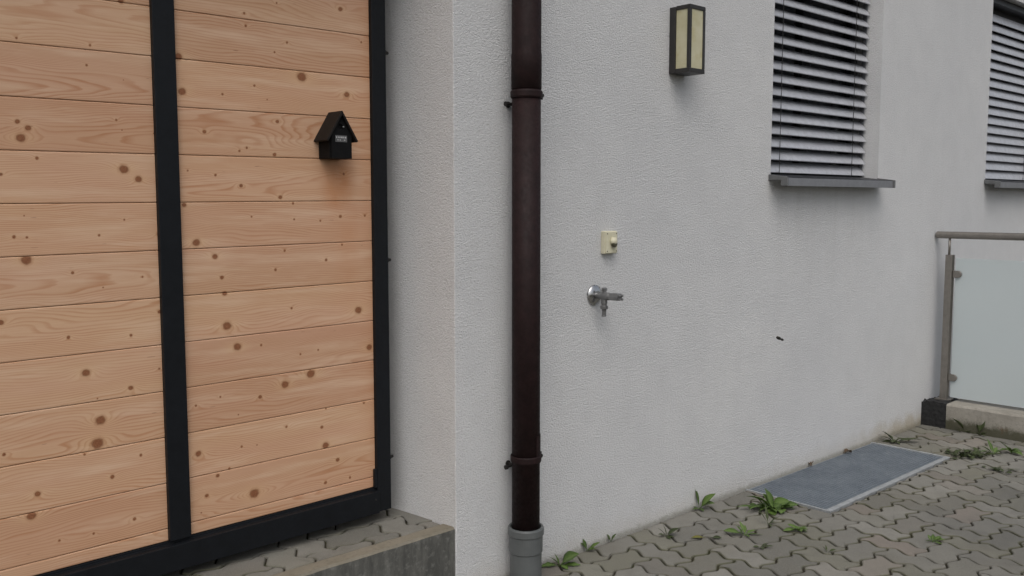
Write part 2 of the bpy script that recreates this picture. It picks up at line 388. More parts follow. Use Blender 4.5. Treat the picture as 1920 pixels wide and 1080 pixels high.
def paving(name, x0, x1, y0, y1, ztop, mat, seed, holes=(), depth=.03, parent=None, gap=.0034):
    rnd = random.Random(seed); V = []; F = []; tone = []; hue = []; edge = []
    i0 = int((x0-NX)/AX)-3; i1 = int((x1-NX)/AX)+3; j0 = int((NY-y1)/AY)-3; j1 = int((NY-y0)/AY)+3
    for i, j, wd, ht in tiles(i0, i1, j0, j1):
        P = paver_outline(i, j, wd, ht)
        for ax, v, kl in ((0, x0, 0), (0, x1, 1), (1, y0, 0), (1, y1, 1)):
            if P: P = clip(P, ax, v, kl)
        if not P: continue
        parts = [P]
        for hx0, hx1, hy0, hy1 in holes:
            np_ = []
            for Q in parts:
                xs = [p[0] for p in Q]; ys = [p[1] for p in Q]
                if max(xs) < hx0 or min(xs) > hx1 or max(ys) < hy0 or min(ys) > hy1: np_.append(Q); continue
                a = clip(Q, 0, hx0, 1); b = clip(Q, 0, hx1, 0); mid = clip(Q, 0, hx0, 0); mid = clip(mid, 0, hx1, 1) if mid else []
                c = clip(mid, 1, hy0, 1) if mid else []; d = clip(mid, 1, hy1, 0) if mid else []
                np_ += [q for q in (a, b, c, d) if q]
            parts = np_
        tn, hu = rnd.random(), rnd.random(); dz = rnd.uniform(-.0016, .0016); tx, ty = rnd.uniform(-.012, .012), rnd.uniform(-.012, .012)
        jx, jy = rnd.uniform(-.0008, .0008), rnd.uniform(-.0008, .0008)
        for Q in parts:
            if area(Q) < 0: Q = Q[::-1]
            cx = sum(p[0] for p in Q)/len(Q); cy = sum(p[1] for p in Q)/len(Q)
            core = [(cx+(p[0]-cx)*.90, cy+(p[1]-cy)*.90) for p in inset(Q, gap+.0038)]
            rings = [(inset(Q, gap), -depth, .8), (inset(Q, gap), -.0045, 1.0), (inset(Q, gap+.0016), -.0014, .9), (inset(Q, gap+.0038), 0.0, .35), (core, .0003, 0.0)]
            b0 = len(V); n = len(Q); jit = [(rnd.gauss(0, .0003), rnd.gauss(0, .0003)) for _ in Q]
            for R, z, e in rings:
                for qi, p in enumerate(R):
                    p = (p[0]+jit[qi][0], p[1]+jit[qi][1])
                    V.append((p[0]+jx, p[1]+jy, ztop+z+(dz+(p[0]-cx)*tx+(p[1]-cy)*ty if z > -.02 else 0))); tone.append(tn); hue.append(hu); edge.append(e)
            for r in range(len(rings)-1):
                for q in range(n): F.append((b0+r*n+q, b0+r*n+(q+1) % n, b0+(r+1)*n+(q+1) % n, b0+(r+1)*n+q))
            V.append((cx, cy, ztop+.0003+dz)); tone.append(tn); hue.append(hu); edge.append(0.0); last = b0+(len(rings)-1)*n
            for q in range(n): F.append((last+q, last+(q+1) % n, len(V)-1))
    me = bpy.data.meshes.new(name); me.from_pydata(V, [], F); me.materials.append(mat); me.update()
    add_float_attr(me, 'tone', tone); add_float_attr(me, 'hue', hue); add_float_attr(me, 'edge', edge)
    o = bpy.data.objects.new(name, me); COL.objects.link(o)
    if parent is not None: o.parent = parent
    return o
pav = paving('pavement', -1.0, 9.0, -4.2, -.004, 0.0, M_PAVER, 5, holes=((GX0-.003, GX1+.003, GY-.006, .2), (5.602, 5.86, -1.6, .2)))
struct(pav, 'grey brown zigzag paving stones laid in herringbone')

# ------------------------------------------------------------------ house
house = thing('house', 'white rendered house wall with two blinded windows', 'house', (2, .2, 0))
XC = 1.950; W1 = (3.853, 4.925, 1.462, 2.69); W2 = (6.430, 7.50, 1.478, 2.69); RD = .20
def wall_mesh():
    bm = bmesh.new(); ZT = 3.6; XE = 14.0
    xs = [XC+.002, W1[0], W1[1], W2[0], W2[1], XE]; zs = [-.4, 1.462, 2.69, ZT]
    V = {}
    def v(x, y, z):
        k = (round(x, 5), round(y, 5), round(z, 5))
        if k not in V: V[k] = bm.verts.new(k)
        return V[k]
    def q(*p): bm.faces.new([v(*a) for a in p])
    holes = (W1[:2], W2[:2])
    for a, b in zip(xs, xs[1:]):
        for c, d in zip(zs, zs[1:]):
            if c == 1.462 and (a, b) in holes: continue
            q((a, 0, c), (b, 0, c), (b, 0, d), (a, 0, d))
    for a, b in holes:
        c, d = 1.462, 2.69
        q((a, 0, c), (a, 0, d), (a, RD, d), (a, RD, c)); q((b, 0, c), (b, RD, c), (b, RD, d), (b, 0, d))
        q((a, 0, c), (a, RD, c), (b, RD, c), (b, 0, c)); q((a, 0, d), (b, 0, d), (b, RD, d), (a, RD, d))
    # rounded corner and slightly splayed return of the gate recess
    prev = (XC+.002, 0)
    for p in ((XC+.0005, .0012), (XC-.0005, .0030), (XC-.062, .52)):
        for c, d in zip(zs, zs[1:]): q((prev[0], prev[1], c), (p[0], p[1], c), (p[0], p[1], d), (prev[0], prev[1], d))
        prev = p
    # top, far end and back close the wall
    q((XC+.002, 0, ZT), (XE, 0, ZT), (XE, .52, ZT), (XC-.062, .52, ZT))
    q((XE, 0, -.4), (XE, 0, ZT), (XE, .52, ZT), (XE, .52, -.4))
    return bm
bm = wall_mesh()
for p in bm.faces: pass
wl = new_obj('wall', bm, M_STUCCO, house)
if sum(p.area*p.normal.y for p in wl.data.polygons if abs(p.center.y) < 1e-4) > 0: wl.data.flip_normals()
# wall left of the gate, lintel above it, near-black sheet painting in the garage's shade behind
bm = bmesh.new(); box(bm, -4.0, -.42, 0, .52, -.4, 3.6); box(bm, -.42, XC-.0625, 0.004, .52, 2.36, 3.6)
new_obj('wall', bm, M_STUCCO, house, bevel=.006)
bm = bmesh.new(); box(bm, -.9, 1.885, .50, .515, .2, 2.5)
new_obj('dark_backing', bm, M_VOID, house)

def make_window(W, tilt, slat_shift, cords, slat_top):
    x0, x1, z0, z1 = W
    bm = bmesh.new()
    for a in ((x0, x1, .14, .195, z0, z0+.07), (x0, x1, .14, .195, z1-.07, z1), (x0, x0+.07, .14, .195, z0+.07, z1-.07), (x1-.07, x1, .14, .195, z0+.07, z1-.07), ((x0+x1)/2-.04, (x0+x1)/2+.04, .143, .192, z0+.07, z1-.07)): box(bm, *a)
    win = new_obj('window', bm, M_WINFRAME, house, bevel=.004)
    new_obj('pane', B(x0+.05, x1-.05, .165, .175, z0+.05, z1-.05), M_PANE, win)
    # external venetian blind: slats about 8 cm deep, 6.1 cm apart
    yc = .100; pitch = .0612; hw = .038; ct, st = math.cos(tilt), math.sin(tilt)
    bm = bmesh.new(); z = z0+.052+slat_shift; k = 0; rnd = random.Random(int(x0*100))
    while z < slat_top:
        dt = rnd.uniform(-.012, .012); ctt, stt = math.cos(tilt+dt), math.sin(tilt+dt)
        pts = []
        # section along the slat: u from outer (low) edge to inner (high) edge, bulging outwards/up, rolled rims
        prof = [(-1.0, -.0024), (-1.02, .0), (-1.0, .0022), (-.93, .0030)] + [(-.93+1.86*i/10, .0030+.0060*math.sin(math.pi*i/10)) for i in range(1, 10)] + [(.93, .0030), (1.0, .0022), (1.02, 0), (1.0, -.0024), (.93, -.0003)] + [(.93-1.86*i/10, -.0003+.0060*math.sin(math.pi*i/10)) for i in range(1, 10)] + [(-.93, -.0003)]
        for u, n_ in prof:
            a = u*hw
            pts.append((yc+a*ctt-n_*stt, z+a*stt+n_*ctt))
        prism(bm, pts, 'x', x0+.006, x1-.006+rnd.uniform(-.0015, .0015)); z += pitch
    bl = new_obj('blind', bm, M_SLAT, house)
    for cx in cords:
        for yy in (yc-hw*ct-.003, yc+hw*ct+.004):
            bm = bmesh.new(); lathe(bm, (cx+(yy > yc)*.004, yy, z0+.014), (0, 0, 1), [(0, .0016), (slat_top-z0-.02, .0016)], 8); new_obj('cord', bm, M_CORD, bl)
    for gx0, gx1 in ((x0+.0005, x0+.0055), (x1-.0055, x1-.0005)):
        bm = bmesh.new(); box(bm, gx0, gx1, yc-.012, yc+.012, z0+.01, z1-.02); new_obj('guide_rail', bm, M_ALU, bl, bevel=.001)
    new_obj('headbox', B(x0+.002, x1-.002, .05, .138, slat_top+.035, z1-.003), M_WINFRAME, bl)
    # metal sill: folded sheet with a drop edge, plastic end caps
    bm = bmesh.new(); ya, yb = -.090, .139; zt = z0+.022; zf = z0-.0060
    prism(bm, [(yb, zt), (ya, zf), (ya, zf-.036), (ya+.010, zf-.036), (ya+.010, zf-.033), (ya+.0025, zf-.033), (ya+.0025, zf-.003), (yb, zt-.003)], 'x', x0-.010, x1-.010)
    sl_ = new_obj('window_sill', bm, M_ALU, house, bevel=.0008)
    new_obj('sill_reflection', (lambda b: (prism(b, [(.138, zt+.003), (-.0875, zf+.0022), (-.0875, zf+.0004), (.138, zt+.0004)], 'x', x0-.0085, x1-.0105), b)[1])(bmesh.new()), M_SILLREFLECT, sl_)  # added dark sheet on the sill top, painting in the blind's reflection
    for xa, xb in ((x0-.020, x0-.0095), (x1-.0105, x1-.000)):
        bm = bmesh.new(); prism(bm, [(-.001, z0+.012), (-.101, z0-.001), (-.101, z0-.042), (-.066, z0-.042), (-.066, z0-.016), (-.001, z0-.016)], 'x', xa, xb)
        new_obj('end_cap', bm, M_CAP, sl_, bevel=.0025)
make_window(W1, math.radians(43.5), 0.0, (W1[0]+.190, W1[1]-.160), 2.60)
make_window(W2, math.radians(59), 0.004, (W2[0]+.19, W2[1]-.15), 2.615)

# ------------------------------------------------------------------ gate
KNOTS = [(0.716,1.759,4.0),(0.895,1.761,4.2),(0.884,1.708,4.2),(0.979,1.678,2.2),(0.709,1.551,6.8),(0.733,1.536,8.2),(0.715,1.51,12.2),(0.956,1.569,4.3),(0.971,1.437,13.2),(1.01,1.41,10.4),(0.751,1.46,5.5),(0.665,1.417,5.4),(0.714,1.313,2.7),(0.967,1.299,3.7),(0.688,1.259,5.4),(0.718,1.257,4.1),(0.898,1.258,4.3),(1.065,1.293,4.5),(1.064,1.257,9.0),(0.714,1.199,13.8),(0.826,1.16,5.0),(1.011,1.139,3.7),(0.98,1.888,8.7),(0.903,1.116,2.9),(1.057,1.538,3.0),(0.97,1.543,2.9),(0.647,1.043,8.1),(0.808,0.989,5.7),(0.973,0.978,5.2),(1.056,1.037,6.1),(0.849,0.888,11.6),(0.967,0.83,7.5),(1.049,0.874,3.8),(0.876,0.813,2.9),(0.882,0.752,14.6),(0.871,0.689,17.6),(0.639,0.702,5.5),(0.836,0.665,4.4),(0.988,0.634,5.3),(0.907,0.588,6.7),(0.714,0.582,8.4),(0.696,0.527,12.6),(0.963,0.454,6.0),(0.851,0.44,4.4),(0.762,0.443,4.3),(1.062,0.418,3.1),(1.063,0.383,3.1),(1.676,1.962,8.5),(1.341,1.904,4.7),(1.449,1.949,4.1),(1.345,1.868,4.8),(1.481,1.835,4.9),(1.438,1.801,4.1),(1.754,1.867,4.4),(1.135,1.756,12.1),(1.143,1.66,12.1),(1.53,1.736,16.6),(1.695,1.694,10.4),(1.265,1.662,4.7),(1.368,1.695,4.8),(1.409,1.657,3.2),(1.206,1.55,6.2),(1.442,1.593,6.5),(1.314,1.499,4.8),(1.338,1.509,4.8),(1.43,1.492,6.6),(1.152,1.437,3.8),(1.236,1.426,4.7),(1.316,1.396,6.4),(1.446,1.362,7.4),(1.678,1.438,5.2),(1.138,1.339,7.7),(1.49,1.343,5.0),(1.348,1.303,4.0),(1.493,1.293,4.2),(1.663,1.3,6.1),(1.758,1.302,5.3),(1.587,1.287,4.3),(1.171,1.23,12.4),(1.667,1.208,4.4),(1.457,1.196,5.0),(1.227,1.187,9.5),(1.247,1.124,7.1),(1.606,1.161,6.0),(1.424,1.138,5.8),(1.254,1.076,8.0),(1.477,1.014,5.0),(1.259,0.978,14.4),(1.727,0.988,13.4),(1.29,0.911,12.9),(1.369,0.908,4.9),(1.505,0.864,4.3),(1.57,0.871,4.3),(1.768,0.858,11.7),(1.541,0.796,15.5),(1.448,0.774,13.5),(1.231,0.766,4.0),(1.361,0.747,6.6),(1.287,0.703,3.2),(1.154,0.751,4.7),(1.743,0.671,5.4),(1.449,0.638,5.1),(1.578,0.615,6.1),(1.591,0.552,12.3),(1.295,0.602,4.9),(1.346,0.598,3.3),(1.157,0.606,10.3),(1.253,0.542,4.9),(1.215,0.528,6.4),(1.636,0.495,8.0),(1.78,0.43,5.5),(1.683,0.425,5.4),(1.588,0.427,6.1),(1.333,0.447,16.6),(1.179,0.474,6.4),(1.16,0.426,3.2),(1.595,0.674,4.4)]
gate = thing('garage_gate', 'gate of knotty pale spruce boards in a black steel frame', 'gate', (1.8, .235, .28))
YF = .22; ZB, ZTOP = .285, 2.31
for a, b in ((-.36, -.305), (.385, .447), (1.058, 1.122), (1.785, 1.841)):
    if b < .4 and a > .3: continue
    new_obj('stile', B(a, b, YF, YF+.045, .372 if .9 < a < 1.2 else ZB, ZTOP), M_BLACK, gate, bevel=.002)
new_obj('stile', B(.318, .382, YF, YF+.045, .372, ZTOP), M_BLACK, gate, bevel=.002)
bm = bmesh.new(); prism(bm, [(YF-.012, ZB+.001), (YF-.012, .362), (YF-.0005, .3625), (YF+.012, .3625), (YF+.012, .3705), (YF+.045, .3705), (YF+.045, ZB+.001)], 'x', -.304, 1.784)
new_obj('bottom_rail', bm, M_BLACK, gate, bevel=.0012)
new_obj('top_rail', B(-.304, 1.784, YF-.002, YF+.045, 2.25, ZTOP), M_BLACK, gate, bevel=.002)
bm = bmesh.new(); box(bm, 1.774, 1.7845, YF+.001, YF+.012, .372, .437)
new_obj('corner_bracket', bm, M_BLACK, gate, bevel=.001)
for z in (1.842, 1.150, .466):
    bm = bmesh.new(); lathe(bm, (1.8405, YF+.012, z), (1, 0, 0), [(0, .009), (.006, .009), (.007, .0055), (.016, .0055), (.018, .004)], 12)
    new_obj('bolt', bm, M_BOLT, gate)
new_obj('screw', (lambda b: (lathe(b, (1.768, YF-.0115, .335), (0, -1, 0), [(0, .004), (.0012, .0036), (.0018, .002)], 12), b)[1])(bmesh.new()), M_BOLT, gate)

def vnoise(x, y, seed):
    xi = np.floor(x).astype(np.int64); yi = np.floor(y).astype(np.int64); fx = x-xi; fy = y-yi
    fx = fx*fx*fx*(fx*(fx*6-15)+10); fy = fy*fy*fy*(fy*(fy*6-15)+10)
    def h(a, b):
        n = (a*374761393+b*668265263+seed*1442695041) & 0xffffffff
        n = ((n ^ (n >> 13))*1274126177) & 0xffffffff
        return ((n ^ (n >> 16)) & 0xffff)/65535.0
    return (h(xi, yi)*(1-fx)+h(xi+1, yi)*fx)*(1-fy)+(h(xi, yi+1)*(1-fx)+h(xi+1, yi+1)*fx)*fy
def fb(x, y, seed, o=3):
    s = 0; a = 1; t = 0
    for k in range(o): s = s+a*vnoise(x*2**k, y*2**k, seed+k*17); t += a; a *= .5
    return s/t
PZ0, PP = 1.3513, .13476
def boards(xa, xb, seed):
    V = []; F = []; A = {k: [] for k in ('phase', 'knot', 'halo', 'tone', 'stain')}; off = 0
    rnd = random.Random(seed)
    for k in range(-8, 7):
        za = PZ0+k*PP; zb = za+PP; bottom = za < .36
        za = max(za, .3715)
        g = .0009
        zs = np.concatenate([[za+g-.0003], [za+g], np.linspace(za+g+.0018, zb-g-.0018, max(4, int((zb-za)/.0026))), [zb-g], [zb-g+.0003]])
        xs = np.linspace(xa, xb, int((xb-xa)/.0031))
        X, Z = np.meshgrid(xs, zs); Y = np.full_like(X, .235)
        Y[0] += .004; Y[-1] += .004; Y[1] += .0008; Y[-2] += .0008
        sd = seed*100+k*7+900; zl = (Z-za)
        # growth rings: sloping quarter-sawn fields to flat-sawn flames
        kind = rnd.random(); slope = rnd.uniform(110, 190); c0 = rnd.uniform(.3, .7)*PP; x0 = rnd.uniform(xa, xb); flip = rnd.choice((-1, 1))
        warp = (fb(X*2.2, Z*9, sd)-.5)*.050
        zc = c0+(fb(X*.9, Z*0+3.3, sd+5, 2)-.5)*.10
        if kind < .55: ph = 900*((zl-zc+warp)**2)*rnd.uniform(1.3, 2.2)+flip*(X-x0)*rnd.uniform(4, 9)+fb(X*1.5, Z*14, sd+9)*7+zl*45
        else: ph = slope*(zl+warp*1.3)+fb(X*1.7, Z*12, sd+9)*5+(X-x0)*1.5
        kn = np.full_like(X, -1.0); ha = np.zeros_like(X)
        wob = (fb(X*150, Z*150, sd+31, 2)-.5)*.28
        for kx, kz, kr in KNOTS:
            if kx < xa-.1 or kx > xb+.1 or kz < za-.05 or kz > zb+.05: continue
            inside = (za-.006 < kz < zb+.006)
            r = kr*.00080; dx = X-kx; dz = Z-kz+.0074*(kx-1.8)
            el = 1.15 if kr > 6 else .95
            d = np.sqrt((dx/(r*el))**2+(dz/r)**2)
            if inside:
                kn = np.maximum(kn, 1-d*(1+wob)*.55)
                if kr > 3.5:
                    ph = ph+np.sign(kz-za-zc.mean()+1e-4)*min(kr, 14)*.34*np.exp(-((dx/(r*3.4))**2+(dz/(r*1.7))**2)**.75)
                    ha = np.maximum(ha, np.exp(-((dx/(r*3.2))**2+(dz/(r*1.7))**2))*(min(kr, 12)/12))
        st = np.exp(-(((X-1.655)/.055)**2+((Z-1.42)/.10)**2)**1.4)*.95
        st = np.maximum(st, np.exp(-(((X-1.69)/.05)**2+((Z-1.20)/.16)**2))*.35)
        st = np.maximum(st, np.exp(-((X-1.80)/.05)**2)*.40*(X > 1.2)*(fb(X*6, Z*3, 77) > -.1))
        n = X.size; nx = X.shape[1]; nz = X.shape[0]
        V.append(np.stack([X, Y, Z], -1).reshape(-1, 3))
        idx = np.arange(n).reshape(nz, nx)+off
        F.append(np.stack([idx[:-1, :-1], idx[:-1, 1:], idx[1:, 1:], idx[1:, :-1]], -1).reshape(-1, 4)); off += n
        for kk, vv in (('phase', ph), ('knot', kn), ('halo', ha), ('tone', np.full_like(X, rnd.random())), ('stain', st)): A[kk].append(vv.reshape(-1))
    V = np.concatenate(V); F = np.concatenate(F)
    # plain back sheet gives the boards their thickness
    b = len(V); V = np.concatenate([V, np.array([(xa, .262, .3715), (xb, .262, .3715), (xb, .262, 2.249), (xa, .262, 2.249), (xa, .246, .3715), (xb, .246, .3715), (xb, .246, 2.249), (xa, .246, 2.249)])])
    F = np.concatenate([F, np.array([(b+1, b, b+3, b+2), (b+4, b+5, b+6, b+7), (b, b+1, b+5, b+4), (b+2, b+3, b+7, b+6), (b, b+4, b+7, b+3), (b+1, b+2, b+6, b+5)])])
    me = bpy.data.meshes.new('board_panel'); me.vertices.add(len(V)); me.vertices.foreach_set('co', V.astype(np.float32).ravel())
    me.loops.add(F.size); me.loops.foreach_set('vertex_index', F.astype(np.int32).ravel())
    me.polygons.add(len(F)); me.polygons.foreach_set('loop_start', np.arange(0, F.size, 4, dtype=np.int32)); me.polygons.foreach_set('loop_total', np.full(len(F), 4, np.int32))
    me.update(calc_edges=True); me.validate()
    for kk in A: add_float_attr(me, kk, np.concatenate(A[kk]+[np.zeros(8) if kk != 'knot' else np.full(8, -1.0)]))
    me.materials.append(M_WOOD)
    o = bpy.data.objects.new('board_panel', me); COL.objects.link(o); o.parent = gate; o.matrix_parent_inverse = root_inv(gate)
    return o
boards(.383, 1.0575, 3)
boards(1.1225, 1.7842, 8)
boards(-.3045, .3175, 12)
for ch in gate.children:                                  # the gate hangs a touch out of true
    for v in ch.data.vertices:
        dx = v.co.x-1.8; v.co.y += .0065*dx; v.co.z += .0074*dx

# ------------------------------------------------------------------ step below the gate
step = thing('step', 'weathered concrete step with grey pavers below the black gate frame', 'step', (.8, .2, 0))
bm = bmesh.new(); prism(bm, [(.0035, -.2), (.0035, .241), (.0095, .2475), (.0595, .2475), (.0595, -.2)], 'x', -.42, XC-.003)
bmesh.ops.subdivide_edges(bm, edges=[e for e in bm.edges if abs((e.verts[0].co-e.verts[1].co).x) > 1], cuts=160)
for v in bm.verts:
    if v.co.z > 0:
        nn = mnoise.noise(Vector((v.co.x*14, v.co.y*30, v.co.z*20))); v.co.z += nn*.0016; v.co.y += (mnoise.noise(Vector((v.co.x*22, 4, v.co.z*25))))*.0022*(v.co.y < .03) + .0005
new_obj('kerb_stone', bm, M_KERBSTEP, step)
o = paving('step_paving', -.42, XC-.012, .060, .495, .2470, M_PAVER, 23, depth=.04, parent=step, gap=.0024); o.matrix_parent_inverse = root_inv(step)
new_obj('joint_bed', B(-.42, XC-.013, .0600, .497, 0, .240), M_JOINT, step)

# ------------------------------------------------------------------ nest box on the gate
nb = thing('nest_box', 'small black birdhouse hung on the pale wooden gate boards', 'birdhouse', (1.626, .234, 1.485))
nx0, nx1, ny0, ny1, nz0, nze, nza = 1.586, 1.664, .163, .2335, 1.484, 1.556, 1.619
xm = (nx0+nx1)/2
bm = bmesh.new()
prism(bm, [(nx0, nz0), (nx1, nz0), (nx1, nze), (xm, nza), (nx0, nze)], 'y', ny0+.006, ny1)
body = new_obj('body', bm, M_BLACKWOOD, nb, bevel=.0012)
# front board with a real round entrance hole
def plate_with_hole(pts, c, r, y0, y1, n=24):
    bm = bmesh.new(); k = len(pts); out = []
    for i in range(n):
        a = 2*math.pi*i/n; dx, dz = math.cos(a), math.sin(a); best = 9
        for j in range(k):
            p, q = pts[j], pts[(j+1) % k]; ex, ez = q[0]-p[0], q[1]-p[1]; den = dx*ez-dz*ex
            if abs(den) < 1e-9: continue
            t = ((p[0]-c[0])*ez-(p[1]-c[1])*ex)/den; s = ((p[0]-c[0])*dz-(p[1]-c[1])*dx)/den
            if t > 0 and -1e-6 <= s <= 1+1e-6: best = min(best, t)
        out.append((c[0]+dx*best, c[1]+dz*best))
    # snap nearest ray ends to the outline's corners
    for p in pts:
        j = min(range(n), key=lambda i: (out[i][0]-p[0])**2+(out[i][1]-p[1])**2); out[j] = p
    inn = [(c[0]+math.cos(2*math.pi*i/n)*r, c[1]+math.sin(2*math.pi*i/n)*r) for i in range(n)]
    R = [[bm.verts.new((p[0], y, p[1])) for p in L] for y in (y0, y1) for L in (out, inn)]
    for i in range(n):
        j = (i+1) % n
        bm.faces.new((R[0][i], R[0][j], R[1][j], R[1][i])); bm.faces.new((R[2][i], R[3][i], R[3][j], R[2][j]))
        bm.faces.new((R[0][i], R[2][i], R[2][j], R[0][j])); bm.faces.new((R[1][i], R[1][j], R[3][j], R[3][i]))
    return bm
new_obj('front_board', plate_with_hole([(nx0+.004, nz0), (nx1, nz0), (nx1, nze), (xm, nza-.001), (nx0+.004, nze+.002)], (xm-.0015, 1.5835), .0085, ny0, ny0+.0055), M_BLACKWOOD, nb)
bm = bmesh.new(); lathe(bm, (xm+.0065, ny0+.0005, 1.5825), (0, -1, 0), [(0, .003), (.006, .003), (.0075, .0018)], 12)
new_obj('peg', bm, M_BRASSDULL, nb, smooth=False)
sl_ = (nza-nze)/(nx1-xm); t_ = .007; ov = .013
for s in (-1, 1):
    ex = xm+s*((nx1-xm)+ov); ez = nze-sl_*ov; L = Vector((ex-xm, ez-nza)); nrm = Vector((-L.y, L.x)).normalized()
    if nrm.y < 0: nrm = -nrm
    a = Vector((xm, nza+.0006)); b = Vector((ex, ez+.0006)); ap = Vector((xm, nza+.0006+t_/max(.2, nrm.y)))
    bm = bmesh.new(); prism(bm, [tuple(a+Vector((s*.0003, 0))), tuple(b), tuple(b+nrm*t_), tuple(ap+Vector((s*.0003, 0)))], 'y', ny0-.010, ny1)
    new_obj('roof_board', bm, M_ROOFFELT, nb, bevel=.0012)
pl = new_obj('name_plate', B(1.6035, 1.6465, ny0-.0012, ny0-.0002, 1.5350, 1.5560), M_PLATE, nb, bevel=.0004)
bm = bmesh.new()
for i, wd in enumerate((.0022, .0026, .0036, .0024, .0032)):
    xx = 1.6060+i*.0078; box(bm, xx, xx+wd*1.8, ny0-.0017, ny0-.0013, 1.5472, 1.5520)
for i, wd in enumerate((.0026, .0028, .0001, .0030)):
    xx = 1.6105+i*.0080
    if wd > .001: box(bm, xx, xx+wd*1.6, ny0-.0017, ny0-.0013, 1.5400, 1.5430)
new_obj('lettering', bm, M_MARK, pl)

# ------------------------------------------------------------------ downpipe
PX, PY = 2.2075, -.073
dp = thing('downpipe', 'dark brown round rain downpipe rising from a grey plastic socket', 'downpipe', (PX, PY, 0))
bm = bmesh.new(); lathe(bm, (PX, PY, 0), (0, 0, 1), [(.185, .0490), (1.742, .0490)], 48); new_obj('pipe', bm, M_BROWN, dp, smooth=True)
bm = bmesh.new(); lathe(bm, (PX, PY, 0), (0, 0, 1), [(1.725, .0502), (1.7255, .0514), (1.84, .0514), (1.848, .0500), (3.5, .0500)], 48); new_obj('pipe', bm, M_BROWN, dp, smooth=True)
bm = bmesh.new(); lathe(bm, (PX, PY, 0), (0, 0, 1), [(-.05, .0560), (.118, .0560), (.122, .0595), (.180, .0600), (.184, .0640), (.205, .0640), (.2105, .0615), (.2105, .0550), (.200, .0520), (.150, .0515)], 48, caps=False); new_obj('socket', bm, M_PVC, dp, smooth=False)
for zc, kind in ((1.708, 0), (.455, 1)):
    bm = bmesh.new(); n = 48
    lathe(bm, (PX, PY, zc), (0, 0, 1), [(-.0125, .0512), (-.0125, .0525), (-.008, .0545), (.008, .0545), (.0125, .0525), (.0125, .0512)], n, caps=False)
    cl = new_obj('clamp', bm, M_BROWN, dp)
    bm = bmesh.new(); box(bm, PX+.046, PX+.068, PY-.010, PY-.002, zc-.013, zc+.013); box(bm, PX+.046, PX+.068, PY+.002, PY+.010, zc-.013, zc+.013)
    lathe(bm, (PX+.060, PY-.018, zc), (0, 1, 0), [(0, .007), (.007, .007), (.0071, .004), (.030, .004), (.0301, .007), (.036, .007)], 6)
    new_obj('clamp_screw', bm, M_BOLT, cl)
    bm = bmesh.new(); lathe(bm, (PX-.020, -.001, zc-.030), (0, -1, 0), [(0, .011), (.004, .011), (.0045, .0055), (.030, .0055), (.031, .009), (.038, .009)], 14)
    lathe(bm, (PX-.058, -.030, zc-.032), (1, 0, .05), [(0, .0085), (.008, .0085), (.0085, .0045), (.040, .0045)], 8)
    new_obj('wall_bolt', bm, M_BOLT, cl)
    if kind:
        bm = bmesh.new(); R = .0512; a0, a1 = math.radians(-88), math.radians(-28)
        P = []
        for i in range(9):
            a = a0+(a1-a0)*i/8; P.append((PX+math.cos(a)*R, PY+math.sin(a)*R))
        P2 = [(PX+(p[0]-PX)*.975, PY+(p[1]-PY)*.975) for p in P][::-1]
        prism(bm, P+P2, 'z', zc+.0128, zc+.085); new_obj('cover_strip', bm, M_BROWN, dp)

# ------------------------------------------------------------------ wall lantern
lx0, lx1, ly, lz0, lz1 = 3.077, 3.181, -.100, 1.862, 2.124
lp = thing('wall_lantern', 'dark box-shaped wall lantern with yellowed glass beside the upper window', 'lamp', (3.13, 0, 1.99))
new_obj('back_plate', B(lx0-.002, lx1+.002, -.030, -.001, lz0, lz1), M_LAMPFRAME, lp, bevel=.0015)
bm = bmesh.new(); pw = .0135
for a in ((lx0, lx0+pw), (lx1-pw, lx1)): box(bm, a[0], a[1], ly, ly+pw, lz0+.018, lz1-.014)
box(bm, lx0, lx1, ly, -.0305, lz0, lz0+.0175); box(bm, lx0, lx1, ly, -.0305, lz1-.0135, lz1)
new_obj('frame', bm, M_LAMPFRAME, lp, bevel=.0012)
bm = bmesh.new(); box(bm, lx0+.001, lx1-.001, ly+.001, -.031, lz1+.0003, lz1+.0025)
new_obj('cap', bm, M_LAMPFRAME, lp, bevel=.001)
new_obj('glass', B(lx0+.004, lx0+.008, ly+pw, -.031, lz0+.018, lz1-.014), M_LAMPGLASS, lp)
new_obj('glass', B(lx1-.008, lx1-.004, ly+pw, -.031, lz0+.018, lz1-.014), M_LAMPGLASS, lp)
new_obj('glass', B(lx0+pw, lx1-pw, ly+.004, ly+.008, lz0+.018, lz1-.014), M_LAMPGLASS, lp)

# ------------------------------------------------------------------ motion sensor
sn = thing('motion_sensor', 'cream square motion sensor on the white wall above the tap', 'sensor', (2.704, 0, 1.19))
bm = bmesh.new(); box(bm, 2.672, 2.742, -.021, -.0005, 1.149, 1.236)
hs_ = new_obj('housing', bm, M_CREAM, sn, bevel=.003)
new_obj('cover', B(2.6745, 2.7395, -.026, -.0215, 1.1515, 1.2335), M_CREAM, sn, bevel=.0022)
bm = bmesh.new(); lathe(bm, (2.7105, -.0262, 1.197), (0, -1, 0), [(0, .0160), (.006, .0160), (.012, .0145), (.017, .010), (.019, .004)], 28)
hd = new_obj('sensor_head', bm, M_CREAM, sn, smooth=True)
bm = bmesh.new()
P = [(2.6965, 1.1905), (2.7215, 1.1905), (2.7205, 1.1845), (2.7160, 1.1765), (2.7095, 1.1725), (2.7025, 1.1765), (2.6975, 1.1845)]
prism(bm, P, 'y', -.0440, -.030)
new_obj('lens', bm, M_LENS, hd, bevel=.003)
for sx in (2.681, 2.733):
    for sz in (1.159, 1.226):
        bm = bmesh.new(); lathe(bm, (sx, -.0262, sz), (0, -1, 0), [(0, .0026), (.0006, .0022)], 10); new_obj('screw', bm, M_BOLT, hs_)

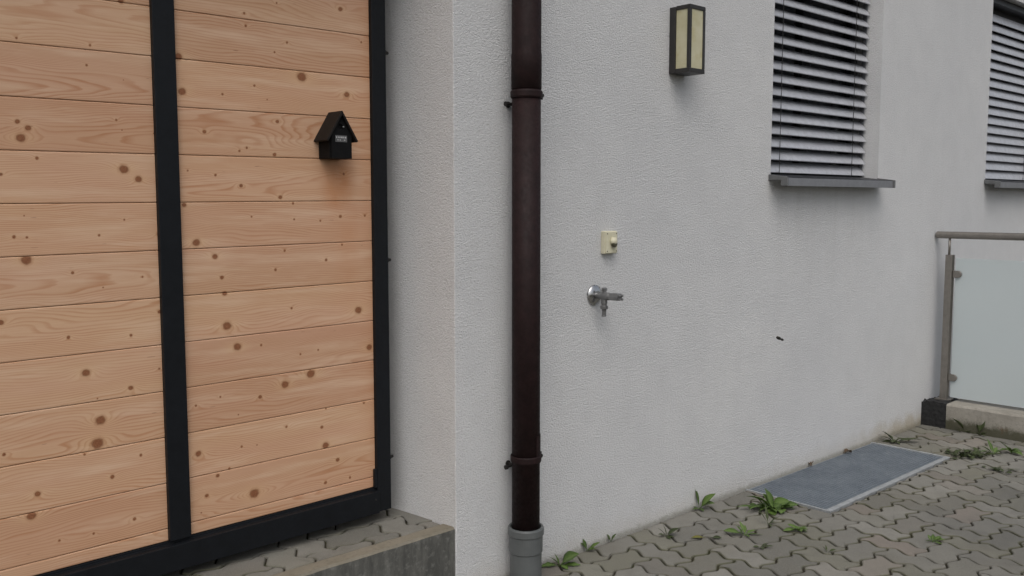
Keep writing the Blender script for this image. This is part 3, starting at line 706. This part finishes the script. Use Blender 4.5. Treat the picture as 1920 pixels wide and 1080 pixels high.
# ------------------------------------------------------------------ garden tap
TX, TZ = 2.636, .993
tp = thing('garden_tap', 'chrome garden tap with round wall flange and hose spout', 'tap', (TX, 0, TZ))
bm = bmesh.new(); lathe(bm, (TX, -.0005, TZ), (0, -1, 0), [(0, .040), (.003, .0405), (.007, .038), (.012, .028), (.015, .020), (.016, .015)], 40); new_obj('flange', bm, M_CHROME, tp, smooth=True)
bm = bmesh.new(); lathe(bm, (TX, -.014, TZ), (0, -1, 0), [(0, .0125), (.022, .0125), (.024, .0145), (.042, .0150), (.062, .0150), (.070, .0125)], 28)
lathe(bm, (TX, -.052, TZ+.006), (0, 0, 1), [(0, .009), (.014, .009), (.0145, .0115), (.024, .0115), (.026, .009)], 8)
new_obj('valve_body', bm, M_BRASSDULL, tp, smooth=False, bevel=.0008)
bm = bmesh.new(); lathe(bm, (TX, -.052, TZ-.008), (0, 0, -1), [(0, .0115), (.020, .0125), (.022, .0105), (.028, .0105), (.029, .0150), (.040, .0150), (.042, .0095), (.050, .0080), (.052, .0080), (.064, .0080), (.0645, .0090), (.069, .0090), (.0695, .0070)], 24)
new_obj('hose_spout', bm, M_BRASSDULL, tp, bevel=.0006)
bm = bmesh.new()
prism(bm, [(TX-.012, TZ-.012), (TX+.012, TZ-.012), (TX+.0145, TZ), (TX+.012, TZ+.014), (TX-.012, TZ+.014), (TX-.0145, TZ)], 'y', -.128, -.085)
for i in range(4):
    a = math.pi/4+math.pi/2*i; lathe(bm, (TX+math.cos(a)*.0095, -.1285, TZ+math.sin(a)*.0095), (0, -1, 0), [(0, .0055), (.010, .0045)], 8)
new_obj('handle', bm, M_BRASSDULL, tp, bevel=.0015)

# ------------------------------------------------------------------ light shaft grating
gr = thing('light_shaft_grating', 'flat galvanised steel grating in a pale frame against the wall', 'grating', ((GX0+GX1)/2, GY/2, 0))
bm = bmesh.new()
a0, a1, b0, b1 = GX0+.001, GX1-.001, GY+.001, -.0015
fw = .026
box(bm, a0, a0+.010, b0, b1, -.04, .0055); box(bm, a1-.016, a1, b0, b1, -.04, .0055); box(bm, a0+.0121, a1-.0161, b0, b0+fw, -.04, .0052); box(bm, a0+.0121, a1-.0161, b1-.003, b1, -.04, -.002)
new_obj('frame', bm, M_GALVLIGHT, gr, bevel=.001)
bm = bmesh.new()
x = a0+.0165; k = 0
while x < a1-.022:
    box(bm, x, x+.0045, b0+fw+.006, b1-.009, -.020, .0016); x += .0105; k += 1
y = b0+fw+.006
while y < b1-.011:
    box(bm, a0+.0162, a1-.0205, y, y+.0050, -.018, .0022); y += .0165
new_obj('grating', bm, M_GALV, gr)
bm = bmesh.new(); box(bm, GX0, GX1, GY, -.0005, -.62, -.6); box(bm, GX0-.03, GX0-.0005, GY, -.0005, -.6, -.045); box(bm, GX1+.0005, GX1+.03, GY, -.0005, -.6, -.045); box(bm, GX0, GX1, GY-.03, GY-.0005, -.6, -.045)
new_obj('shaft', bm, M_TAR, gr)

# ------------------------------------------------------------------ dark block, kerb and glass railing
bm = bmesh.new(); box(bm, 5.600, 5.80, -.147, .0, -.05, .150)
bmesh.ops.subdivide_edges(bm, edges=bm.edges[:], cuts=13, use_grid_fill=True)
for v in bm.verts:
    c = v.co; e = (c.z > .12) + (c.y > -.02)
    d = Vector((mnoise.noise(c*45), mnoise.noise(c*45+Vector((9, 0, 0))), mnoise.noise(c*45+Vector((0, 9, 0)))))*.003
    if c.z > .148: d.z += mnoise.noise(c*38)*.011+.001
    if c.z > .10 and c.y > -.03: d.z -= .010*mnoise.noise(c*60)+.010
    if c.y < -.145: d.y = 0
    v.co += d
blk = new_obj('foundation_block', bm, M_TAR); tag(blk, 'broken black bitumen coated block between wall and pale kerb', 'block')
bm = bmesh.new(); prism(bm, [(5.602, -.06), (5.602, .140), (5.609, .149), (5.855, .152), (5.855, -.06)], 'y', -1.55, -.1475)
bmesh.ops.subdivide_edges(bm, edges=[e for e in bm.edges if abs((e.verts[0].co-e.verts[1].co).y) > 1], cuts=90)
for v in bm.verts:
    if v.co.z > 0 and v.co.x < 5.7: v.co += Vector((mnoise.noise(v.co*25)*.003, 0, mnoise.noise(v.co*25+Vector((5, 5, 5)))*.003-.001))
kb = new_obj('kerb', bm, M_KERB); tag(kb, 'pale concrete kerb with mossy foot under the glass railing', 'kerb')

rl = thing('railing', 'stainless steel railing with a frosted glass panel at right', 'railing', (5.70, -.7, .15))
XR = 5.700
def post(y):
    p = new_obj('post', B(XR-.006, XR+.034, y-.040, y, .152, 1.030), M_INOX, rl, bevel=.0015)
    bm = bmesh.new(); lathe(bm, (XR+.004, y-.018, 1.0302), (0, 0, 1), [(0, .0070), (.098, .0070)], 16); new_obj('pin', bm, M_INOX, p, smooth=True)
    new_obj('base_plate', B(XR-.026, XR+.054, y-.062, y+.022, .1505, .158), M_INOX, p, bevel=.001)
post(-.066); post(-1.40)
bm = bmesh.new(); lathe(bm, (XR+.004, -.008, 1.1480), (0, -1, 0), [(0, .0195), (.001, .0212), (1.52, .0212), (1.521, .0195)], 32); new_obj('handrail', bm, M_INOX, rl, smooth=False, bevel=0)
for p in rl.children[-1].data.polygons: p.use_smooth = abs(p.normal.y) < .5
new_obj('glass_panel', B(XR+.020, XR+.029, -1.385, -.118, .168, 1.010), M_FROST, rl, bevel=.001)
for yy, sgn in ((-.107, -1), (-1.399, 1)):
    for zz in (.915, .290):
        bm = bmesh.new(); P = []
        P = [(yy, zz+.021), (yy+sgn*.030, zz+.021)]+[(yy+sgn*(.030+.021*math.sin(a)), zz+.021*math.cos(a)) for a in [math.pi*i/10 for i in range(1, 10)]]+[(yy+sgn*.030, zz-.021), (yy, zz-.021)]
        prism(bm, P, 'x', XR+.006, XR+.0195); prism(bm, P, 'x', XR+.0295, XR+.040)
        new_obj('glass_clamp', bm, M_INOX, rl, bevel=.003)

# ------------------------------------------------------------------ weeds
def leaf(bm, base, az, L, W, lift, droop, rnd, lobes=0.0, cup=.25, twist=0.0, stem=.2, lay=None, tone=.5):
    """one blade: arching strip with a notched outline; returns verts"""
    n = 12; d = Vector((math.cos(az), math.sin(az), 0)); s = Vector((-math.sin(az), math.cos(az), 0))
    p = Vector(base); ang = lift; rows = []; ph = rnd.uniform(0, 6)
    for i in range(n+1):
        t = i/n; wv = (0.10 if t < stem else 0)+(max(0, math.sin(math.pi*min(1, (t-stem)/(1-stem))**.75)) if t > stem else 0)
        wv *= 1-lobes*.55*(.5+.5*math.sin(t*22+ph)); wv = max(wv, .08 if t < .98 else .02)
        up = Vector((0, 0, 1))*math.cos(ang)-d*math.sin(ang)
        sid = (s*math.cos(twist*t)+up*math.sin(twist*t))
        hw = W*.68*wv
        rows.append([p+sid*hw+up*hw*cup, p+sid*hw*.5+up*hw*cup*.25, p.copy(), p-sid*hw*.5+up*hw*cup*.25, p-sid*hw+up*hw*cup])
        p = p+(d*math.cos(ang)+Vector((0, 0, 1))*math.sin(ang))*(L/n); ang -= droop/n*(1+rnd.uniform(-.2, .2))
        if p.z < .004: p.z = .004; ang = max(ang, 0)
    vs = []
    for ri, r in enumerate(rows):
        rr = []
        for k, q in enumerate(r):
            v = bm.verts.new(q); v[lay[0]] = tone; v[lay[1]] = 1.0 if k == 2 else 0.0; rr.append(v)
        vs.append(rr)
    for a, b in zip(vs, vs[1:]):
        for k in range(4): bm.faces.new((a[k], a[k+1], b[k+1], b[k]))
def weed(loc, label, leaves, seed, mat=None, spread=.003, group='weeds growing in the paving joints', cat='weed', name='weed'):
    """leaves: (azimuth deg, length, width, lift deg, droop deg, lobes)"""
    rnd = random.Random(seed); bm = bmesh.new(); lay = (bm.verts.layers.float.new('tone'), bm.verts.layers.float.new('mid'))
    for az, L, W, lift, droop, lob in leaves:
        leaf(bm, (rnd.gauss(0, spread*.7), rnd.gauss(0, spread*.7), 0.0), math.radians(az), L, W, math.radians(lift), math.radians(droop), rnd, lob, twist=rnd.uniform(-.5, .5), lay=lay, tone=rnd.random())
    me = bpy.data.meshes.new(name); bm.to_mesh(me); bm.free(); me.materials.append(mat or M_LEAF)
    me.polygons.foreach_set('use_smooth', [True]*len(me.polygons))
    o = bpy.data.objects.new(name, me); COL.objects.link(o); o.location = (loc[0], loc[1], .001)
    sm = o.modifiers.new('thickness', 'SOLIDIFY'); sm.thickness = .0006
    return tag(o, label, cat, group)
def rosette(n, L, W, lift, seed, droop=60, lob=.4, a0=0, a1=360):
    r = random.Random(seed)
    return [(a0+(a1-a0)*i/n+r.uniform(-18, 18), L*r.uniform(.6, 1.15), W*r.uniform(.7, 1.2), lift+r.uniform(-14, 20), droop+r.uniform(-20, 25), lob*r.uniform(.3, 1.1)) for i in range(n)]
# image right is about azimuth -43 deg, image left 137, towards the camera -133
weed((2.408, -.048), 'broad leaved weed growing right beside the grey pipe socket', [(-40, .085, .050, 48, 35, .15), (-20, .060, .022, 38, 50, .3), (140, .055, .014, 50, 20, .4), (150, .075, .022, 18, 35, .6), (-50, .075, .020, 8, 10, .6), (-100, .05, .018, 20, 40, .5), (110, .05, .01, 75, 20, .2)], 1)
weed((2.590, -.017), 'small three-leaved weed at the wall foot, second from the downpipe', [(140, .050, .014, 58, 25, .3), (120, .052, .016, 76, 10, .2), (-40, .058, .018, 50, 25, .3), (-60, .040, .014, 38, 40, .3), (-20, .035, .012, 20, 30, .3)], 2)
weed((2.735, -.014), 'tiny upright forked seedling at the wall foot', [(130, .034, .012, 70, 20, .2), (-40, .040, .014, 66, 20, .2), (160, .022, .008, 50, 20, .2)], 3)
weed((2.940, -.128), 'weed with one round leaf between stones below the bare wall', [(-40, .065, .032, 42, 20, 0), (150, .055, .009, 60, 30, .6), (110, .052, .010, 80, 20, .5), (-120, .040, .014, 15, 40, .5), (170, .045, .010, 40, 40, .5), (-70, .035, .016, 10, 30, .3)], 4, M_LEAFD)
weed((3.318, -.020), 'tall weed with upright oval leaves at the wall foot', [(-40, .100, .036, 60, 30, .1), (-60, .078, .030, 50, 55, .1), (140, .040, .010, 30, 40, .4), (100, .110, .018, 82, 15, .1), (170, .05, .012, 15, 20, .5), (-120, .04, .014, 20, 40, .3)], 5)
weed((3.045, -.240), 'single yellowed leaf lying flat on a pinkish paving stone', [(150, .062, .020, 4, 4, 0)], 6, M_LEAFY, .003, None, 'leaf', 'fallen_leaf')
weed((3.055, -.262), 'small dull green leaf sprout beside the yellowed leaf', [(-60, .045, .020, 10, 12, 0), (-150, .020, .008, 20, 20, 0)], 7, M_LEAFD)
weed((3.185, -.335), 'star-shaped weed of narrow leaves in front of the tall oval one', [(137, .085, .026, 25, 30, 0), (110, .050, .012, 60, 20, .5), (80, .060, .014, 66, 20, .4), (160, .040, .010, 40, 30, .5), (-20, .060, .012, 30, 40, .6), (-45, .075, .014, 18, 45, .6), (-120, .040, .010, 20, 30, .5), (30, .05, .012, 50, 30, .5)], 8)
weed((3.372, -.330), 'sparse thin-stemmed weed between two clumps near the grating', [(137, .080, .010, 62, 18, .5), (60, .085, .011, 74, 12, .5), (-40, .055, .009, 50, 30, .5), (-30, .040, .012, 20, 30, .5), (-140, .040, .010, 20, 40, .4)], 9, M_LEAFD)
weed((3.395, -.455), 'low spreading weed with a yellowish green heart', rosette(11, .060, .017, 24, 10, 45, .5), 10)
lv = rosette(30, .066, .034, 28, 11, 62, .2)+[(150, .15, .034, 52, 50, .3), (128, .085, .028, 66, 35, .15), (95, .100, .042, 76, 20, .05), (105, .085, .034, 66, 30, .1), (-40, .085, .044, 34, 50, .05), (-28, .095, .048, 44, 55, .05), (-55, .09, .05, 20, 35, .05), (170, .12, .022, 40, 60, .5), (140, .15, .018, 20, 30, .6), (-43, .105, .044, 24, 30, .05)]
weed((3.545, -.240), 'largest bushy green weed clump at the near edge of the grating', lv, 11, None, .020)
weed((3.110, -.455), 'thin curled weed in a joint in front of the star-shaped one', [(-40, .055, .010, 15, 20, .5), (-10, .045, .009, 22, 30, .5), (140, .030, .010, 20, 30, .4), (-120, .025, .012, 10, 20, .2)], 12, M_LEAFD)
weed((3.262, -.655), 'tiny pair of dark sprouts in a joint in the foreground', [(140, .028, .006, 60, 20, .3), (60, .025, .006, 70, 20, .3), (-40, .03, .008, 30, 30, .3)], 13, M_LEAFD)
weed((3.665, -.885), 'small bright green weed alone on the open paving', [(-40, .055, .016, 25, 40, .3), (-20, .055, .015, 34, 40, .4), (20, .045, .013, 45, 40, .4), (-90, .04, .012, 10, 30, .4), (150, .035, .008, 20, 30, .4), (60, .03, .01, 60, 30, .3)], 14)
weed((5.060, -.085), 'dark low weed between the grating and the black block', rosette(6, .085, .022, 30, 15, 60, .4)+[(-43, .16, .040, 16, 22, .1), (110, .09, .03, 60, 40, .3), (137, .09, .02, 45, 50, .5)], 15, M_LEAFD)
weed((5.075, -.480), 'dense flat dark green weed mat beyond the grating corner', [(random.Random(900+i).uniform(0, 360), random.Random(i).uniform(.022, .055), random.Random(i+50).uniform(.010, .020), random.Random(i+99).uniform(0, 45), 30, .3) for i in range(85)], 16, M_LEAFD, .060)
weed((5.200, -.560), 'reddish-stemmed upright weed next to the flat weed mat', [(120, .07, .018, 55, 40, .3), (60, .09, .02, 70, 30, .2), (-40, .075, .022, 45, 50, .3), (150, .09, .016, 40, 60, .4), (-90, .05, .014, 25, 40, .3), (0, .06, .016, 50, 40, .3)], 17)
weed((5.290, -.620), 'weed nearest the right edge of the picture, before the kerb', rosette(8, .085, .020, 42, 18, 50, .4), 18)
weed((4.905, -.690), 'small prostrate dark weed in a joint on the open paving', [(random.Random(700+i).uniform(0, 360), .035, .015, random.Random(i).uniform(0, 35), 30, .3) for i in range(16)]+[(-43, .09, .014, 8, 10, .5)], 19, M_LEAFD, .030)
weed((5.585, -.262), 'left of two weeds leaning on the mossy kerb foot', [(137, .115, .032, 62, 30, .05), (150, .05, .014, 40, 50, .3), (-43, .05, .016, 20, 30, .3), (-100, .05, .014, 20, 30, .3)], 20, M_LEAFD)
weed((5.585, -.345), 'right of two weeds leaning on the mossy kerb foot', [(-20, .120, .038, 76, 10, .05), (-60, .06, .018, 40, 50, .3), (160, .05, .016, 40, 50, .3), (-120, .06, .014, 20, 30, .3)], 21, M_LEAFD)
for (x, y, r_, lab) in ((4.265, -.020, .6, 'curled brown dry leaf lying on the grating by the wall'), (4.62, -.012, -.3, 'crumpled dry leaf stuck upright between wall and grating')):
    bm = bmesh.new(); lay = (bm.verts.layers.float.new('tone'), bm.verts.layers.float.new('mid')); rr = random.Random(int(x*100))
    leaf(bm, (0, 0, .010), r_, .060, .026, math.radians(14), math.radians(46), rr, .3, cup=.8, lay=lay)
    leaf(bm, (.01, -.004, .006), r_+.5, .045, .012, math.radians(34), math.radians(60), rr, .3, cup=.8, lay=lay)
    me = bpy.data.meshes.new('dry_leaf'); bm.to_mesh(me); bm.free(); me.materials.append(M_DEAD)
    o = bpy.data.objects.new('dry_leaf', me); COL.objects.link(o); o.location = (x, y, 0); o.modifiers.new('thickness', 'SOLIDIFY').thickness = .0008
    tag(o, lab, 'leaf')

# ------------------------------------------------------------------ insect in flight in front of the wall
bm = bmesh.new()
lathe(bm, (-.0075, 0, .0026), (1, 0, -.36), [(0, .0006), (.002, .0023), (.006, .0031), (.0095, .0026), (.0110, .0018), (.0125, .0026), (.0155, .0026), (.0175, .0010)], 12)
fo = new_obj('flying_insect', bm, M_BOLT, smooth=True); fo.location = (1.787, -1.305, 1.053)
fo.rotation_euler = (0, 0, math.radians(-43)); tag(fo, 'small dark insect flying in front of the bare white wall', 'insect')
bm = bmesh.new()
for s in (-1, 1):
    P = [Vector((.003, 0, 0)), Vector((.001, s*.004, .0035)), Vector((-.004, s*.006, .0045)), Vector((-.0062, s*.004, .0030)), Vector((-.003, s*.001, .0010))]
    A = [bm.verts.new(p) for p in P]; A2 = [bm.verts.new(p+Vector((0, 0, .0002))) for p in P]
    bm.faces.new(A); bm.faces.new(A2[::-1])
    for i in range(5): bm.faces.new((A[i], A[(i+1) % 5], A2[(i+1) % 5], A2[i]))
wg = bpy.data.meshes.new('wings'); bm.to_mesh(wg); bm.free(); wg.materials.append(M_LENS)
wo_ = bpy.data.objects.new('wings', wg); COL.objects.link(wo_); wo_.parent = fo
